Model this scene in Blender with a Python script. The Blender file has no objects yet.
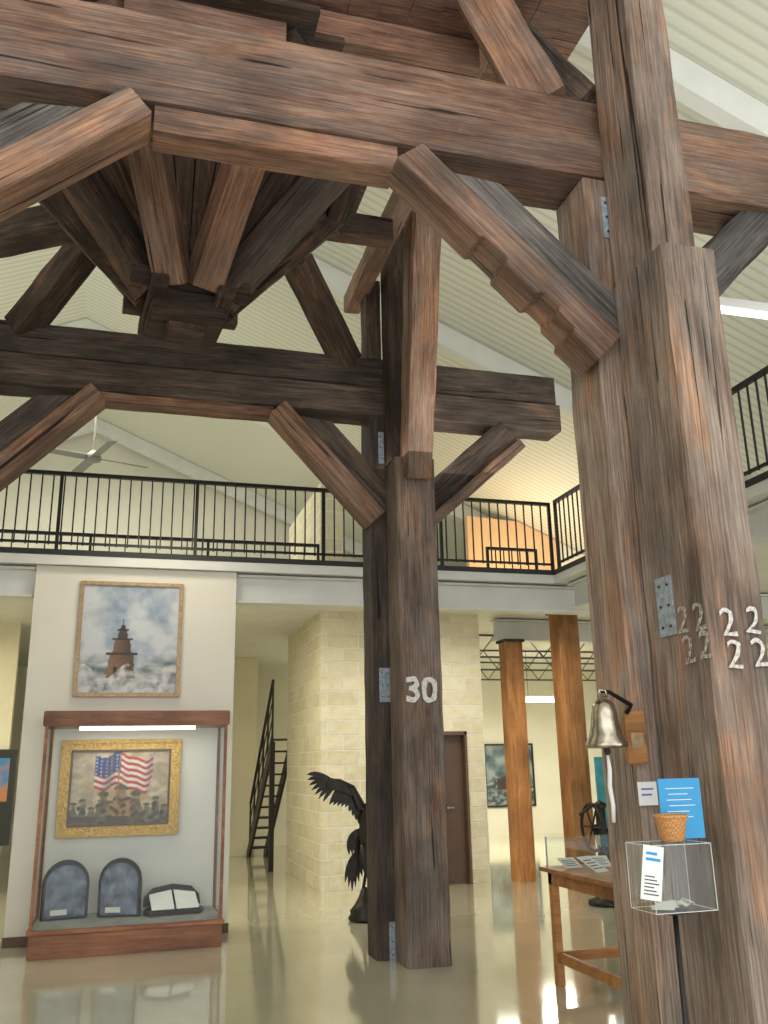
import bpy, bmesh, math, random
from mathutils import Vector, Matrix, noise
random.seed(7)
R=math.radians; PI=math.pi; sin=math.sin; cos=math.cos
COL=bpy.context.scene.collection
# ---------------- camera model (used for the camera and for measuring) ----------------
YAW,PITCH,ROLL=R(16),R(15.9),R(1.15); F=887.0; EYE=Vector((0,0,1.6))
fw=Vector((sin(YAW)*cos(PITCH),cos(YAW)*cos(PITCH),sin(PITCH)))
r0=Vector((cos(YAW),-sin(YAW),0)); u0=r0.cross(fw)
rt=r0*cos(ROLL)-u0*sin(ROLL); up=u0*cos(ROLL)+r0*sin(ROLL)
def ray(u,v): return fw+rt*((u-384)/F)+up*((512-v)/F)
def onz(u,v,z): d=ray(u,v); return EYE+d*((z-EYE.z)/d.z)
def ony(u,v,y): d=ray(u,v); return EYE+d*((y-EYE.y)/d.y)
def onx(u,v,x): d=ray(u,v); return EYE+d*((x-EYE.x)/d.x)
cam=bpy.data.cameras.new('camera'); co=bpy.data.objects.new('camera',cam); COL.objects.link(co)
M=Matrix((rt,up,-fw)).transposed().to_4x4(); M.translation=EYE; co.matrix_world=M
cam.sensor_fit='VERTICAL'; cam.sensor_height=24; cam.lens=24*F/1024; cam.clip_start=.05
bpy.context.scene.camera=co
# ---------------- materials ----------------
def new_mat(name):
    m=bpy.data.materials.new(name); m.use_nodes=True; nt=m.node_tree
    return m,nt,nt.nodes['Principled BSDF']
def plain(name,c,rough=.6,metal=0,emit=0,var=0.0,scale=6,bump=0):
    m,nt,b=new_mat(name)
    b.inputs['Base Color'].default_value=(*c,1); b.inputs['Roughness'].default_value=rough; b.inputs['Metallic'].default_value=metal
    if emit:
        b.inputs['Emission Color'].default_value=(*c,1); b.inputs['Emission Strength'].default_value=emit
    if var:
        tc=nt.nodes.new('ShaderNodeTexCoord'); n=nt.nodes.new('ShaderNodeTexNoise'); n.inputs['Scale'].default_value=scale; n.inputs['Detail'].default_value=5
        rp=nt.nodes.new('ShaderNodeValToRGB')
        rp.color_ramp.elements[0].position=.3; rp.color_ramp.elements[1].position=.7
        rp.color_ramp.elements[0].color=(*[x*(1-var) for x in c],1); rp.color_ramp.elements[1].color=(*[min(1,x*(1+var)) for x in c],1)
        nt.links.new(tc.outputs['Object'],n.inputs['Vector']); nt.links.new(n.outputs['Fac'],rp.inputs['Fac']); nt.links.new(rp.outputs['Color'],b.inputs['Base Color'])
        if bump:
            bp=nt.nodes.new('ShaderNodeBump'); bp.inputs['Strength'].default_value=bump; bp.inputs['Distance'].default_value=.02; nt.links.new(n.outputs['Fac'],bp.inputs['Height']); nt.links.new(bp.outputs[0],b.inputs['Normal'])
    return m
def wood(name,dark,mid,light,grey=(.12,.11,.10),greyamt=.4,rough=.75,bump=.5,crack=.15,fine=.45,tan=0.0):
    m,nt,b=new_mat(name); N=nt.nodes.new; L=nt.links.new
    tc=N('ShaderNodeTexCoord'); oi=N('ShaderNodeObjectInfo')
    mul=N('ShaderNodeMath'); mul.operation='MULTIPLY'; mul.inputs[1].default_value=37.
    L(oi.outputs['Random'],mul.inputs[0])
    add=N('ShaderNodeVectorMath'); add.operation='ADD'; L(tc.outputs['Object'],add.inputs[0]); L(mul.outputs[0],add.inputs[1])
    def nz_(sc,scale,det,dist=0,rg=.6):
        mp=N('ShaderNodeMapping'); mp.inputs['Scale'].default_value=sc; L(add.outputs[0],mp.inputs['Vector'])
        n=N('ShaderNodeTexNoise'); n.inputs['Scale'].default_value=scale; n.inputs['Detail'].default_value=det; n.inputs['Distortion'].default_value=dist; n.inputs['Roughness'].default_value=rg
        L(mp.outputs[0],n.inputs['Vector']); return n.outputs['Fac']
    def ramp(src,p0,p1,c0,c1):
        r=N('ShaderNodeValToRGB'); e=r.color_ramp.elements; e[0].position=p0; e[1].position=p1; e[0].color=(*c0,1); e[1].color=(*c1,1); L(src,r.inputs['Fac']); return r
    def mulc(a,b_):
        x=N('ShaderNodeMixRGB'); x.blend_type='MULTIPLY'; x.inputs['Fac'].default_value=1; L(a,x.inputs['Color1']); L(b_,x.inputs['Color2']); return x.outputs['Color']
    g1=nz_((.8,8,8),2.0,10,.6,.7)
    rp=ramp(g1,.28,.72,dark,light); k=rp.color_ramp.elements.new(.5); k.color=(*mid,1)
    patch=nz_((.6,2.4,2.4),1.6,7,.6); r2=ramp(patch,.43,.57,(0,0,0),(greyamt,)*3)
    mx=N('ShaderNodeMixRGB'); L(r2.outputs['Color'],mx.inputs['Fac']); L(rp.outputs['Color'],mx.inputs['Color1']); mx.inputs['Color2'].default_value=(*grey,1)
    last=mx.outputs['Color']
    if tan:
        tp_=nz_((.9,3.2,3.2),1.9,8,.8,.65); r5=ramp(tp_,.52,.64,(0,0,0),(tan,)*3)
        mt_=N('ShaderNodeMixRGB'); L(r5.outputs['Color'],mt_.inputs['Fac']); L(last,mt_.inputs['Color1']); mt_.inputs['Color2'].default_value=(.42,.225,.125,1); last=mt_.outputs['Color']
    fg=nz_((1.6,60,60),1.5,5,.2); rf=ramp(fg,.34,.66,(1-fine,)*3,(1+fine*.45,)*3)
    last=mulc(last,rf.outputs['Color'])
    ck=nz_((.40,15,15),1.3,2,.7); r3=ramp(ck,.31,.335,(crack,)*3,(1,1,1)); last=mulc(last,r3.outputs['Color'])
    ck2=nz_((.8,34,34),1.2,2,.5); r6=ramp(ck2,.29,.33,((1+crack)/2.4,)*3,(1,1,1)); last=mulc(last,r6.outputs['Color'])
    bl=nz_((1.0,1.9,1.9),1.3,6); r4=ramp(bl,.34,.66,(.58,.56,.55),(1.32,1.27,1.22)); last=mulc(last,r4.outputs['Color'])
    sp=ramp(oi.outputs['Random'],0,1,(.80,.80,.82),(1.25,1.22,1.16)); last=mulc(last,sp.outputs['Color'])
    L(last,b.inputs['Base Color']); b.inputs['Roughness'].default_value=rough; b.inputs['Specular IOR Level'].default_value=.3
    bp=N('ShaderNodeBump'); bp.inputs['Strength'].default_value=bump; bp.inputs['Distance'].default_value=.025
    ad=N('ShaderNodeMath'); ad.operation='ADD'; L(g1,ad.inputs[0]); L(r3.outputs['Color'],ad.inputs[1]); a2=N('ShaderNodeMath'); a2.operation='ADD'; L(ad.outputs[0],a2.inputs[0]); L(fg,a2.inputs[1])
    L(a2.outputs[0],bp.inputs['Height']); L(bp.outputs['Normal'],b.inputs['Normal'])
    return m
MT={}
MT['brown']=wood('brown_timber',(.11,.062,.043),(.25,.148,.104),(.40,.27,.20),(.22,.175,.148),.65,tan=.6)
MT['post']=wood('weathered_post',(.12,.086,.068),(.26,.19,.15),(.41,.325,.265),(.28,.24,.21),.8,tan=.52)
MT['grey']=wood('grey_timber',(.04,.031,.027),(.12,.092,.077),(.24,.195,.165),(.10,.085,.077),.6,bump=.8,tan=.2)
MT['silver']=wood('silver_grey_timber',(.05,.047,.045),(.16,.148,.138),(.32,.30,.28),(.14,.135,.13),.7,bump=1.0,fine=.55)
MT['shade']=wood('shaded_old_timber',(.028,.018,.013),(.075,.048,.036),(.16,.108,.08),(.05,.042,.038),.5,tan=.3)  # darker copy of the timber; shade in the upper frame put into its colour
MT['red']=wood('reddish_timber',(.12,.06,.04),(.27,.15,.105),(.42,.26,.185),(.19,.14,.115),.5,tan=.55)
MT['orange']=wood('orange_pine',(.25,.11,.04),(.40,.19,.07),(.52,.28,.11),(.32,.15,.055),.3,crack=.8,bump=.1,rough=.45,fine=.2)
MT['case']=wood('case_wood',(.21,.085,.045),(.33,.15,.08),(.42,.21,.12),(.28,.12,.065),.3,crack=.8,bump=.08,rough=.4,fine=.2)
MT['wall']=plain('cream_wall',(.80,.78,.66),.8,var=.04,scale=1.2)
MT['pier']=plain('pale_plaster',(.83,.80,.70),.8,var=.03,scale=1.5)
MT['yellow']=plain('yellow_wall',(.70,.65,.46),.8,var=.05,scale=1.2)
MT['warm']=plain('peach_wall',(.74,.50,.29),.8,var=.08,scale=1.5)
MT['steel']=plain('white_steel',(.73,.74,.70),.5,var=.05,scale=3)
MT['black']=plain('black_metal',(.014,.012,.012),.45,.3)
MT['dark']=plain('dark_steel',(.03,.032,.03),.6,.2)
MT['joist']=plain('grey_joist_paint',(.09,.09,.08),.6,.2)
MT['bronze']=plain('dark_bronze',(.035,.030,.026),.4,.6,var=.4,scale=12)
MT['bell']=plain('bell_metal',(.42,.37,.29),.22,.95,var=.3,scale=20)
MT['galv']=plain('galvanised',(.33,.38,.43),.55,.3,var=.35,scale=30)
MT['rust']=plain('rusty_metal',(.18,.07,.035),.8,.2,var=.4,scale=30)
MT['fan']=plain('fan_grey',(.20,.20,.17),.5,.2)
def worn(name,c,cover):
    m,nt,b=new_mat(name); N=nt.nodes.new; L=nt.links.new
    b.inputs['Base Color'].default_value=(*c,1); b.inputs['Roughness'].default_value=.9
    tc=N('ShaderNodeTexCoord'); n=N('ShaderNodeTexNoise'); n.inputs['Scale'].default_value=42; n.inputs['Detail'].default_value=7; n.inputs['Roughness'].default_value=.75; L(tc.outputs['Object'],n.inputs[0])
    r=N('ShaderNodeValToRGB'); r.color_ramp.elements[0].position=1-cover-.12; r.color_ramp.elements[1].position=1-cover+.08; L(n.outputs['Fac'],r.inputs[0]); L(r.outputs[0],b.inputs['Alpha']); return m
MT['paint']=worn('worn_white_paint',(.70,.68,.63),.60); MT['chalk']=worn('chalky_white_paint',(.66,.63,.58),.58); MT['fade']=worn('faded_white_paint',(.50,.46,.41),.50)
MT['white']=plain('white_card',(.82,.82,.80),.7)
MT['blue']=plain('blue_card',(.03,.30,.60),.5)
MT['teal']=plain('teal_panel',(.05,.28,.34),.6,var=.3,scale=5)
MT['ink']=plain('dark_ink',(.05,.05,.07),.7)
MT['blue_ink']=plain('blue_ink',(.08,.12,.40),.7)
MT['gold']=plain('gold_frame',(.66,.42,.11),.4,.25,var=.45,scale=60,bump=1.0)
MT['bframe']=plain('bronze_frame',(.40,.28,.15),.4,.3,var=.3,scale=30)
MT['linen']=plain('linen',(.72,.71,.65),.8)
MT['cloth']=plain('grey_display_cloth',(.28,.29,.25),.8,var=.15,scale=4)
MT['lamp']=plain('lamp_tube',(1,.95,.8),.5,emit=6)
MT['lamp_cool']=plain('cool_tube',(.85,.95,1),.5,emit=1.2)
MT['rope']=plain('white_rope',(.78,.77,.74),.9)
MT['door']=plain('brown_door',(.125,.072,.045),.5,var=.15,scale=4)
MT['bluegrey']=plain('blue_grey_photo',(.09,.115,.16),.08,var=.98,scale=9)
def glass(name,base,g):
    m,nt,b=new_mat(name); nt.nodes.remove(b); N=nt.nodes.new
    t=N('ShaderNodeBsdfTransparent'); t.inputs[0].default_value=(.97,.985,.98,1); gl=N('ShaderNodeBsdfGlossy'); gl.inputs['Roughness'].default_value=.02
    lw=N('ShaderNodeLayerWeight'); lw.inputs[0].default_value=.5; p=N('ShaderNodeMath'); p.operation='POWER'; p.inputs[1].default_value=4; nt.links.new(lw.outputs['Facing'],p.inputs[0])
    q=N('ShaderNodeMath'); q.operation='MULTIPLY_ADD'; q.inputs[1].default_value=g; q.inputs[2].default_value=base; nt.links.new(p.outputs[0],q.inputs[0])
    mx=N('ShaderNodeMixShader'); nt.links.new(q.outputs[0],mx.inputs[0]); nt.links.new(t.outputs[0],mx.inputs[1]); nt.links.new(gl.outputs[0],mx.inputs[2]); nt.links.new(mx.outputs[0],nt.nodes['Material Output'].inputs[0]); return m
MT['glass']=glass('clear_glass',.014,.35); MT['acrylic']=glass('clear_acrylic',.025,.3)
def stone():
    m,nt,b=new_mat('limestone_block'); N=nt.nodes.new; L=nt.links.new
    tc=N('ShaderNodeTexCoord'); sp=N('ShaderNodeSeparateXYZ'); L(tc.outputs['Object'],sp.inputs[0])
    a=N('ShaderNodeMath'); L(sp.outputs['X'],a.inputs[0]); L(sp.outputs['Y'],a.inputs[1]); cb=N('ShaderNodeCombineXYZ'); L(a.outputs[0],cb.inputs['X']); L(sp.outputs['Z'],cb.inputs['Y'])
    br=N('ShaderNodeTexBrick'); L(cb.outputs[0],br.inputs['Vector']); br.inputs['Scale'].default_value=1
    br.inputs['Color1'].default_value=(.84,.77,.56,1); br.inputs['Color2'].default_value=(.71,.64,.45,1); br.inputs['Mortar'].default_value=(.90,.87,.74,1)
    br.inputs['Mortar Size'].default_value=.011; br.inputs['Brick Width'].default_value=.46; br.inputs['Row Height'].default_value=.2; br.inputs['Mortar Smooth'].default_value=.3
    n=N('ShaderNodeTexNoise'); n.inputs['Scale'].default_value=9; n.inputs['Detail'].default_value=6; L(tc.outputs['Object'],n.inputs['Vector'])
    mx=N('ShaderNodeMixRGB'); mx.blend_type='OVERLAY'; mx.inputs[0].default_value=.45; L(br.outputs['Color'],mx.inputs[1]); L(n.outputs['Fac'],mx.inputs[2]); L(mx.outputs[0],b.inputs['Base Color'])
    bp=N('ShaderNodeBump'); bp.inputs['Strength'].default_value=.8; bp.inputs['Distance'].default_value=.03; ad=N('ShaderNodeMath'); ad.operation='SUBTRACT'
    L(n.outputs['Fac'],ad.inputs[0]); L(br.outputs['Fac'],ad.inputs[1]); L(ad.outputs[0],bp.inputs['Height']); L(bp.outputs[0],b.inputs['Normal']); b.inputs['Roughness'].default_value=.85
    return m
MT['stone']=stone()
def floor_mat():
    m,nt,b=new_mat('polished_floor'); N=nt.nodes.new; L=nt.links.new
    tc=N('ShaderNodeTexCoord'); n=N('ShaderNodeTexNoise'); n.inputs['Scale'].default_value=1.1; n.inputs['Detail'].default_value=6; L(tc.outputs['Object'],n.inputs['Vector'])
    rp=N('ShaderNodeValToRGB'); rp.color_ramp.elements[0].position=.3; rp.color_ramp.elements[1].position=.7
    rp.color_ramp.elements[0].color=(.56,.53,.38,1); rp.color_ramp.elements[1].color=(.66,.63,.47,1); L(n.outputs['Fac'],rp.inputs[0])
    br=N('ShaderNodeTexBrick'); br.offset=0; br.inputs['Scale'].default_value=1; br.inputs['Brick Width'].default_value=.61; br.inputs['Row Height'].default_value=.61; br.inputs['Mortar Size'].default_value=.002
    br.inputs['Color1'].default_value=(1,1,1,1); br.inputs['Color2'].default_value=(.95,.95,.95,1); br.inputs['Mortar'].default_value=(.85,.85,.85,1); L(tc.outputs['Object'],br.inputs['Vector'])
    mx=N('ShaderNodeMixRGB'); mx.blend_type='MULTIPLY'; mx.inputs[0].default_value=1; L(rp.outputs[0],mx.inputs[1]); L(br.outputs[0],mx.inputs[2]); L(mx.outputs[0],b.inputs['Base Color'])
    n2=N('ShaderNodeTexNoise'); n2.inputs['Scale'].default_value=3; r2=N('ShaderNodeMapRange'); r2.inputs[3].default_value=.05; r2.inputs[4].default_value=.14; L(tc.outputs['Object'],n2.inputs['Vector']); L(n2.outputs['Fac'],r2.inputs[0]); L(r2.outputs[0],b.inputs['Roughness'])
    b.inputs['Specular IOR Level'].default_value=1.0; b.inputs['Coat Weight'].default_value=.6; b.inputs['Coat Roughness'].default_value=.06
    return m
MT['floor']=floor_mat()
def roof_mat():
    m,nt,b=new_mat('ribbed_roof_liner'); N=nt.nodes.new; L=nt.links.new
    tc=N('ShaderNodeTexCoord'); sp=N('ShaderNodeSeparateXYZ'); L(tc.outputs['Object'],sp.inputs[0])
    a=N('ShaderNodeMath'); a.operation='MULTIPLY'; a.inputs[1].default_value=2*PI/.125; L(sp.outputs['Y'],a.inputs[0]); s=N('ShaderNodeMath'); s.operation='SINE'; L(a.outputs[0],s.inputs[0])
    rp=N('ShaderNodeValToRGB'); rp.color_ramp.elements[0].position=.0; rp.color_ramp.elements[1].position=.4
    rp.color_ramp.elements[0].color=(.60,.60,.49,1); rp.color_ramp.elements[1].color=(.74,.745,.63,1)
    mr=N('ShaderNodeMapRange'); mr.inputs[1].default_value=-1; L(s.outputs[0],mr.inputs[0]); L(mr.outputs[0],rp.inputs[0]); L(rp.outputs[0],b.inputs['Base Color'])
    bp=N('ShaderNodeBump'); bp.inputs['Strength'].default_value=.22; bp.inputs['Distance'].default_value=.015; L(mr.outputs[0],bp.inputs['Height']); L(bp.outputs[0],b.inputs['Normal']); b.inputs['Roughness'].default_value=.6
    return m
MT['roof']=roof_mat()
def attr_mat():
    m,nt,b=new_mat('painted_canvas'); a=nt.nodes.new('ShaderNodeAttribute'); a.attribute_name='Col'; nt.links.new(a.outputs['Color'],b.inputs['Base Color']); b.inputs['Roughness'].default_value=.55; return m
MT['canvas']=attr_mat()
def basket_mat():
    m,nt,b=new_mat('woven_basket'); N=nt.nodes.new; L=nt.links.new
    tc=N('ShaderNodeTexCoord'); ck=N('ShaderNodeTexChecker'); ck.inputs['Scale'].default_value=110; L(tc.outputs['Object'],ck.inputs[0]); ck.inputs[1].default_value=(.66,.33,.12,1); ck.inputs[2].default_value=(.48,.21,.07,1)
    L(ck.outputs[0],b.inputs['Base Color']); b.inputs['Roughness'].default_value=.6; return m
MT['basket']=basket_mat()
# ---------------- object helpers ----------------
WM={}
def tag(o,label=None,cat=None,group=None,kind=None):
    if label: o['label']=label
    if cat: o['category']=cat
    if group: o['group']=group
    if kind: o['kind']=kind
    return o
def empty(name,loc,label=None,cat=None,group=None):
    o=bpy.data.objects.new(name,None); COL.objects.link(o); o.location=loc; o.empty_display_size=.1
    WM[o.name]=Matrix.Translation(Vector(loc)); return tag(o,label,cat,group)
def link(name,me,mat,parent=None,mw=None,wm=None):
    o=bpy.data.objects.new(name,me); COL.objects.link(o)
    if mat is not None: me.materials.append(MT[mat] if isinstance(mat,str) else mat)
    if mw is None:
        vs=[v.co for v in me.vertices]
        if vs:
            c=Vector(((min(v.x for v in vs)+max(v.x for v in vs))/2,(min(v.y for v in vs)+max(v.y for v in vs))/2,min(v.z for v in vs)))
        else: c=Vector()
        mw=Matrix.Translation(c); me.transform(mw.inverted())
    WM[o.name]=mw
    if parent:
        o.parent=parent; o.matrix_local=WM[parent.name].inverted()@mw
    else: o.matrix_world=mw
    return o
class MB:
    def __init__(s): s.bm=bmesh.new()
    def box(s,x0,x1,y0,y1,z0,z1,m=None):
        vs=[s.bm.verts.new((x,y,z)) for x in (x0,x1) for y in (y0,y1) for z in (z0,z1)]
        for f in ((0,1,3,2),(4,6,7,5),(0,4,5,1),(2,3,7,6),(0,2,6,4),(1,5,7,3)): s.bm.faces.new([vs[i] for i in f])
        if m is not None: bmesh.ops.transform(s.bm,matrix=m,verts=vs)
        return s
    def cyl(s,p0,p1,r,r2=None,n=12,caps=True):
        p0=Vector(p0);p1=Vector(p1); r2=r if r2 is None else r2; d=(p1-p0).normalized(); a=d.orthogonal().normalized(); b=d.cross(a)
        A=[s.bm.verts.new(p0+(a*cos(2*PI*i/n)+b*sin(2*PI*i/n))*r) for i in range(n)]; B=[s.bm.verts.new(p1+(a*cos(2*PI*i/n)+b*sin(2*PI*i/n))*r2) for i in range(n)]
        for i in range(n): s.bm.faces.new((A[i],A[(i+1)%n],B[(i+1)%n],B[i]))
        if caps: s.bm.faces.new(A[::-1]); s.bm.faces.new(B)
        return s
    def tube(s,pts,rad,n=10):
        pts=[Vector(p) for p in pts]; rings=[]
        rad=[rad]*len(pts) if not isinstance(rad,(list,tuple)) else rad
        ref=None
        for i,p in enumerate(pts):
            d=(pts[min(i+1,len(pts)-1)]-pts[max(i-1,0)]).normalized()
            if ref is None: ref=d.orthogonal().normalized()
            a=(ref-d*ref.dot(d)).normalized(); ref=a; b=d.cross(a)
            rr=rad[i]; rx,ry=(rr if isinstance(rr,tuple) else (rr,rr))
            rings.append([s.bm.verts.new(p+a*cos(2*PI*k/n)*rx+b*sin(2*PI*k/n)*ry) for k in range(n)])
        for A,B in zip(rings,rings[1:]):
            for k in range(n): s.bm.faces.new((A[k],A[(k+1)%n],B[(k+1)%n],B[k]))
        s.bm.faces.new(rings[0][::-1]); s.bm.faces.new(rings[-1]); return s
    def lathe(s,prof,c,n=24,m=None):
        rings=[]; c=Vector(c); allv=[]
        for r,z in prof:
            rg=[s.bm.verts.new(c+Vector((max(r,.0005)*cos(2*PI*k/n),max(r,.0005)*sin(2*PI*k/n),z))) for k in range(n)]; rings.append(rg); allv+=rg
        for A,B in zip(rings,rings[1:]):
            for k in range(n): s.bm.faces.new((A[k],A[(k+1)%n],B[(k+1)%n],B[k]))
        s.bm.faces.new(rings[0][::-1]); s.bm.faces.new(rings[-1])
        if m is not None: bmesh.ops.transform(s.bm,matrix=m,verts=allv)
        return s
    def prism(s,pts,off):
        A=[s.bm.verts.new(Vector(p)) for p in pts]; B=[s.bm.verts.new(Vector(p)+Vector(off)) for p in pts]; n=len(pts)
        s.bm.faces.new(A[::-1]); s.bm.faces.new(B)
        for i in range(n): s.bm.faces.new((A[i],A[(i+1)%n],B[(i+1)%n],B[i]))
        return s
    def build(s,name,mat,parent=None,bevel=0,smooth=False,mw=None):
        if bevel: bmesh.ops.bevel(s.bm,geom=s.bm.edges[:],offset=bevel,segments=2,affect='EDGES',clamp_overlap=True)
        bmesh.ops.recalc_face_normals(s.bm,faces=s.bm.faces[:])
        me=bpy.data.meshes.new(name); s.bm.to_mesh(me); s.bm.free()
        if smooth:
            for p in me.polygons: p.use_smooth=True
        return link(name,me,mat,parent,mw)
def bx(name,x0,x1,y0,y1,z0,z1,mat,parent=None,bevel=0):
    return MB().box(x0,x1,y0,y1,z0,z1).build(name,mat,parent,bevel)
def struct(o): o['kind']='structure'; return o
def frame_of(p0,p1,upv=None):
    p0=Vector(p0);p1=Vector(p1); x=(p1-p0).normalized()
    z=Vector(upv) if upv is not None else (Vector((0,0,1)) if abs(x.z)<.95 else Vector((0,1,0)))
    y=z.cross(x).normalized(); z=x.cross(y); m=Matrix((x,y,z)).transposed().to_4x4(); m.translation=p0; return m,(p1-p0).length
def timber(name,p0,p1,w,h,mat,parent,upv=None,jit=.009,ch=.010,taper=1.0):
    m,Ln=frame_of(p0,p1,upv); bm=bmesh.new(); n=max(2,int(Ln/.12)+2); rings=[]; sd=random.random()*90
    sec=[(-w/2,-h/2+ch),(-w/2,h/2-ch),(-w/2+ch,h/2),(w/2-ch,h/2),(w/2,h/2-ch),(w/2,-h/2+ch),(w/2-ch,-h/2),(-w/2+ch,-h/2)]
    for i in range(n):
        x=Ln*i/(n-1); k=1+(taper-1)*i/(n-1)
        rings.append([bm.verts.new((x,y*k+jit*noise.noise(Vector((x*3.5+sd,j*5.1,1))),z*k+jit*noise.noise(Vector((x*3.5+sd,j*5.1,7))))) for j,(y,z) in enumerate(sec)])
    for A,B in zip(rings,rings[1:]):
        for k in range(8): bm.faces.new((A[k],A[(k+1)%8],B[(k+1)%8],B[k]))
    bm.faces.new(rings[0][::-1]); bm.faces.new(rings[-1]); bmesh.ops.recalc_face_normals(bm,faces=bm.faces[:])
    me=bpy.data.meshes.new(name); bm.to_mesh(me); bm.free(); return link(name,me,mat,parent,m)
def post(name,x0,x1,y0,y1,z0,z1,mat,parent):
    return timber(name,((x0+x1)/2,(y0+y1)/2,z0),((x0+x1)/2,(y0+y1)/2,z1),x1-x0,y1-y0,mat,parent,jit=.007)
def hbeam(name,x0,x1,y0,y1,z0,z1,mat,parent):
    return timber(name,(x0,(y0+y1)/2,(z0+z1)/2),(x1,(y0+y1)/2,(z0+z1)/2),y1-y0,z1-z0,mat,parent,jit=.008)
def plate(name,pts,y0,y1,grain,mat,parent,bevel=.005):
    p0=Vector((pts[0][0],y0,pts[0][1])); m,_=frame_of(p0,p0+Vector((grain[0],0,grain[1])))
    b=MB().prism([(x,y0,z) for x,z in pts],(0,y1-y0,0)); bmesh.ops.transform(b.bm,matrix=m.inverted(),verts=b.bm.verts[:])
    return b.build(name,mat,parent,bevel=bevel,mw=m)
def text(name,body,size,mat,parent,m,depth=.0015,fat=.008):
    cu=bpy.data.curves.new('t','FONT'); cu.body=body; cu.size=size; cu.extrude=depth; cu.align_x='CENTER'; cu.align_y='CENTER'; cu.offset=size*fat; cu.resolution_u=6
    o=bpy.data.objects.new('t',cu); COL.objects.link(o); bpy.context.view_layer.update()
    me=bpy.data.meshes.new_from_object(o.evaluated_get(bpy.context.evaluated_depsgraph_get())); bpy.data.objects.remove(o); me.materials.clear()
    s=random.random()*50
    for v in me.vertices:
        q=Vector((v.co.x/size*5+s,v.co.y/size*5,0)); v.co.x+=size*.05*noise.noise(q); v.co.y+=size*.05*noise.noise(q+Vector((0,9,3)))
    return link(name,me,mat,parent,m)
def face_front(p,rot=0): return Matrix.Translation(Vector(p))@Matrix.Rotation(PI/2,4,'X')@Matrix.Rotation(rot,4,'Z')
def face_left(p,rot=0): return Matrix.Translation(Vector(p))@Matrix.Rotation(-PI/2,4,'Z')@Matrix.Rotation(PI/2,4,'X')@Matrix.Rotation(rot,4,'Z')
def painting(name,x0,x1,z0,z1,y,nx,nz,fn,parent):
    vs=[];fs=[];cols=[]
    for j in range(nz+1):
        for i in range(nx+1):
            a=i/nx;b=j/nz; vs.append((x0+(x1-x0)*a,y,z0+(z1-z0)*b)); cols.append(fn(a,b))
    for j in range(nz):
        for i in range(nx):
            k=j*(nx+1)+i; fs.append((k,k+1,k+nx+2,k+nx+1))
    me=bpy.data.meshes.new(name); me.from_pydata(vs,[],fs); ca=me.color_attributes.new('Col','FLOAT_COLOR','POINT')
    for i,c in enumerate(cols): ca.data[i].color=(*c,1)
    return link(name,me,'canvas',parent)
def mix(a,b,t): t=max(0,min(1,t)); return tuple(x*(1-t)+y*t for x,y in zip(a,b))
def nz(x,y,s,o=0): return noise.fractal(Vector((x*s+o,y*s+o*2,o)),1.0,2.0,5)
def picture_frame(parent,x0,x1,z0,z1,yb,yf,w,mat,name='frame'):
    b=MB()
    for q in (((x0,z0),(x1,z0),(x1-w,z0+w),(x0+w,z0+w)),((x1,z0),(x1,z1),(x1-w,z1-w),(x1-w,z0+w)),((x1,z1),(x0,z1),(x0+w,z1-w),(x1-w,z1-w)),((x0,z1),(x0,z0),(x0+w,z0+w),(x0+w,z1-w))):
        b.prism([(x,yf,z) for x,z in q],(0,yb-yf,0))
    return b.build(name,mat,parent,bevel=.006)
# ================= SETTING =================
BY=9.75; BX=4.98; FZ=3.85; RZ=4.75
struct(bx('floor',-9,13,-3,20.2,-.15,0,'floor'))
RX,RH,SL=-1.1,9.3,.43
def rz(x): return RH-SL*abs(x-RX)
b=MB()
for s,xe in ((-1,-9),(1,11.5)):
    b.prism([(RX,-3,RH),(xe,-3,rz(xe)),(xe,-3,rz(xe)+.12),(RX,-3,RH+.12)],(0,23.2,0))
struct(b.build('ceiling','roof',mw=Matrix()))
k=1
for y in (.2,5,10,15,19.7):
    for xe in (-9,11.5):
        b=MB().prism([(RX,y,RH-.01),(xe,y,rz(xe)-.01),(xe,y,rz(xe)-.33),(RX,y,RH-.33)],(0,.14,0)); struct(b.build(f'trim_{k}','steel')); k+=1
struct(MB().prism([(-9,20.2,0),(11.5,20.2,0),(11.5,20.2,rz(11.5)),(RX,20.2,RH),(-9,20.2,rz(-9))],(0,.15,0)).build('wall_back','wall'))
struct(bx('wall_left',-9.15,-9,-3,20.2,0,rz(-9)+.1,'wall'))
struct(bx('wall_right',11.5,11.65,-3,20.2,0,rz(11.5)+.1,'wall'))
struct(bx('floor_balcony',-9,11.5,BY+.02,20.2,3.72,FZ,'steel'))
struct(bx('floor_gallery',BX+.02,11.5,-3,BY+.02,3.72,FZ,'steel'))
struct(bx('trim_balcony_edge',-9,BX,BY-.04,BY+.02,FZ-.05,FZ+.01,'dark'))
struct(bx('trim_balcony_face',-9,BX,BY-.03,BY+.02,3.70,FZ-.05,'steel'))
struct(bx('trim_gallery_edge',BX-.04,BX+.02,-3,BY+.02,FZ-.05,FZ+.01,'dark'))
struct(bx('trim_gallery_face',BX-.03,BX+.02,-3,BY+.02,3.70,FZ-.05,'steel'))
def ibeam_x(name,x0,x1,y,z0,z1,w=.2):
    return struct(MB().box(x0,x1,y-w/2,y+w/2,z0,z0+.025).box(x0,x1,y-w/2,y+w/2,z1-.025,z1).box(x0,x1,y-.012,y+.012,z0+.025,z1-.025).build(name,'steel'))
PL=ony(4,930,9.85).x; PRR=ony(228,900,9.85).x
ibeam_x('trim_20',-9,PL-.02,BY+.25,3.38,3.70); ibeam_x('trim_21',PRR+.02,11.5,BY+.25,3.38,3.70)
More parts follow.
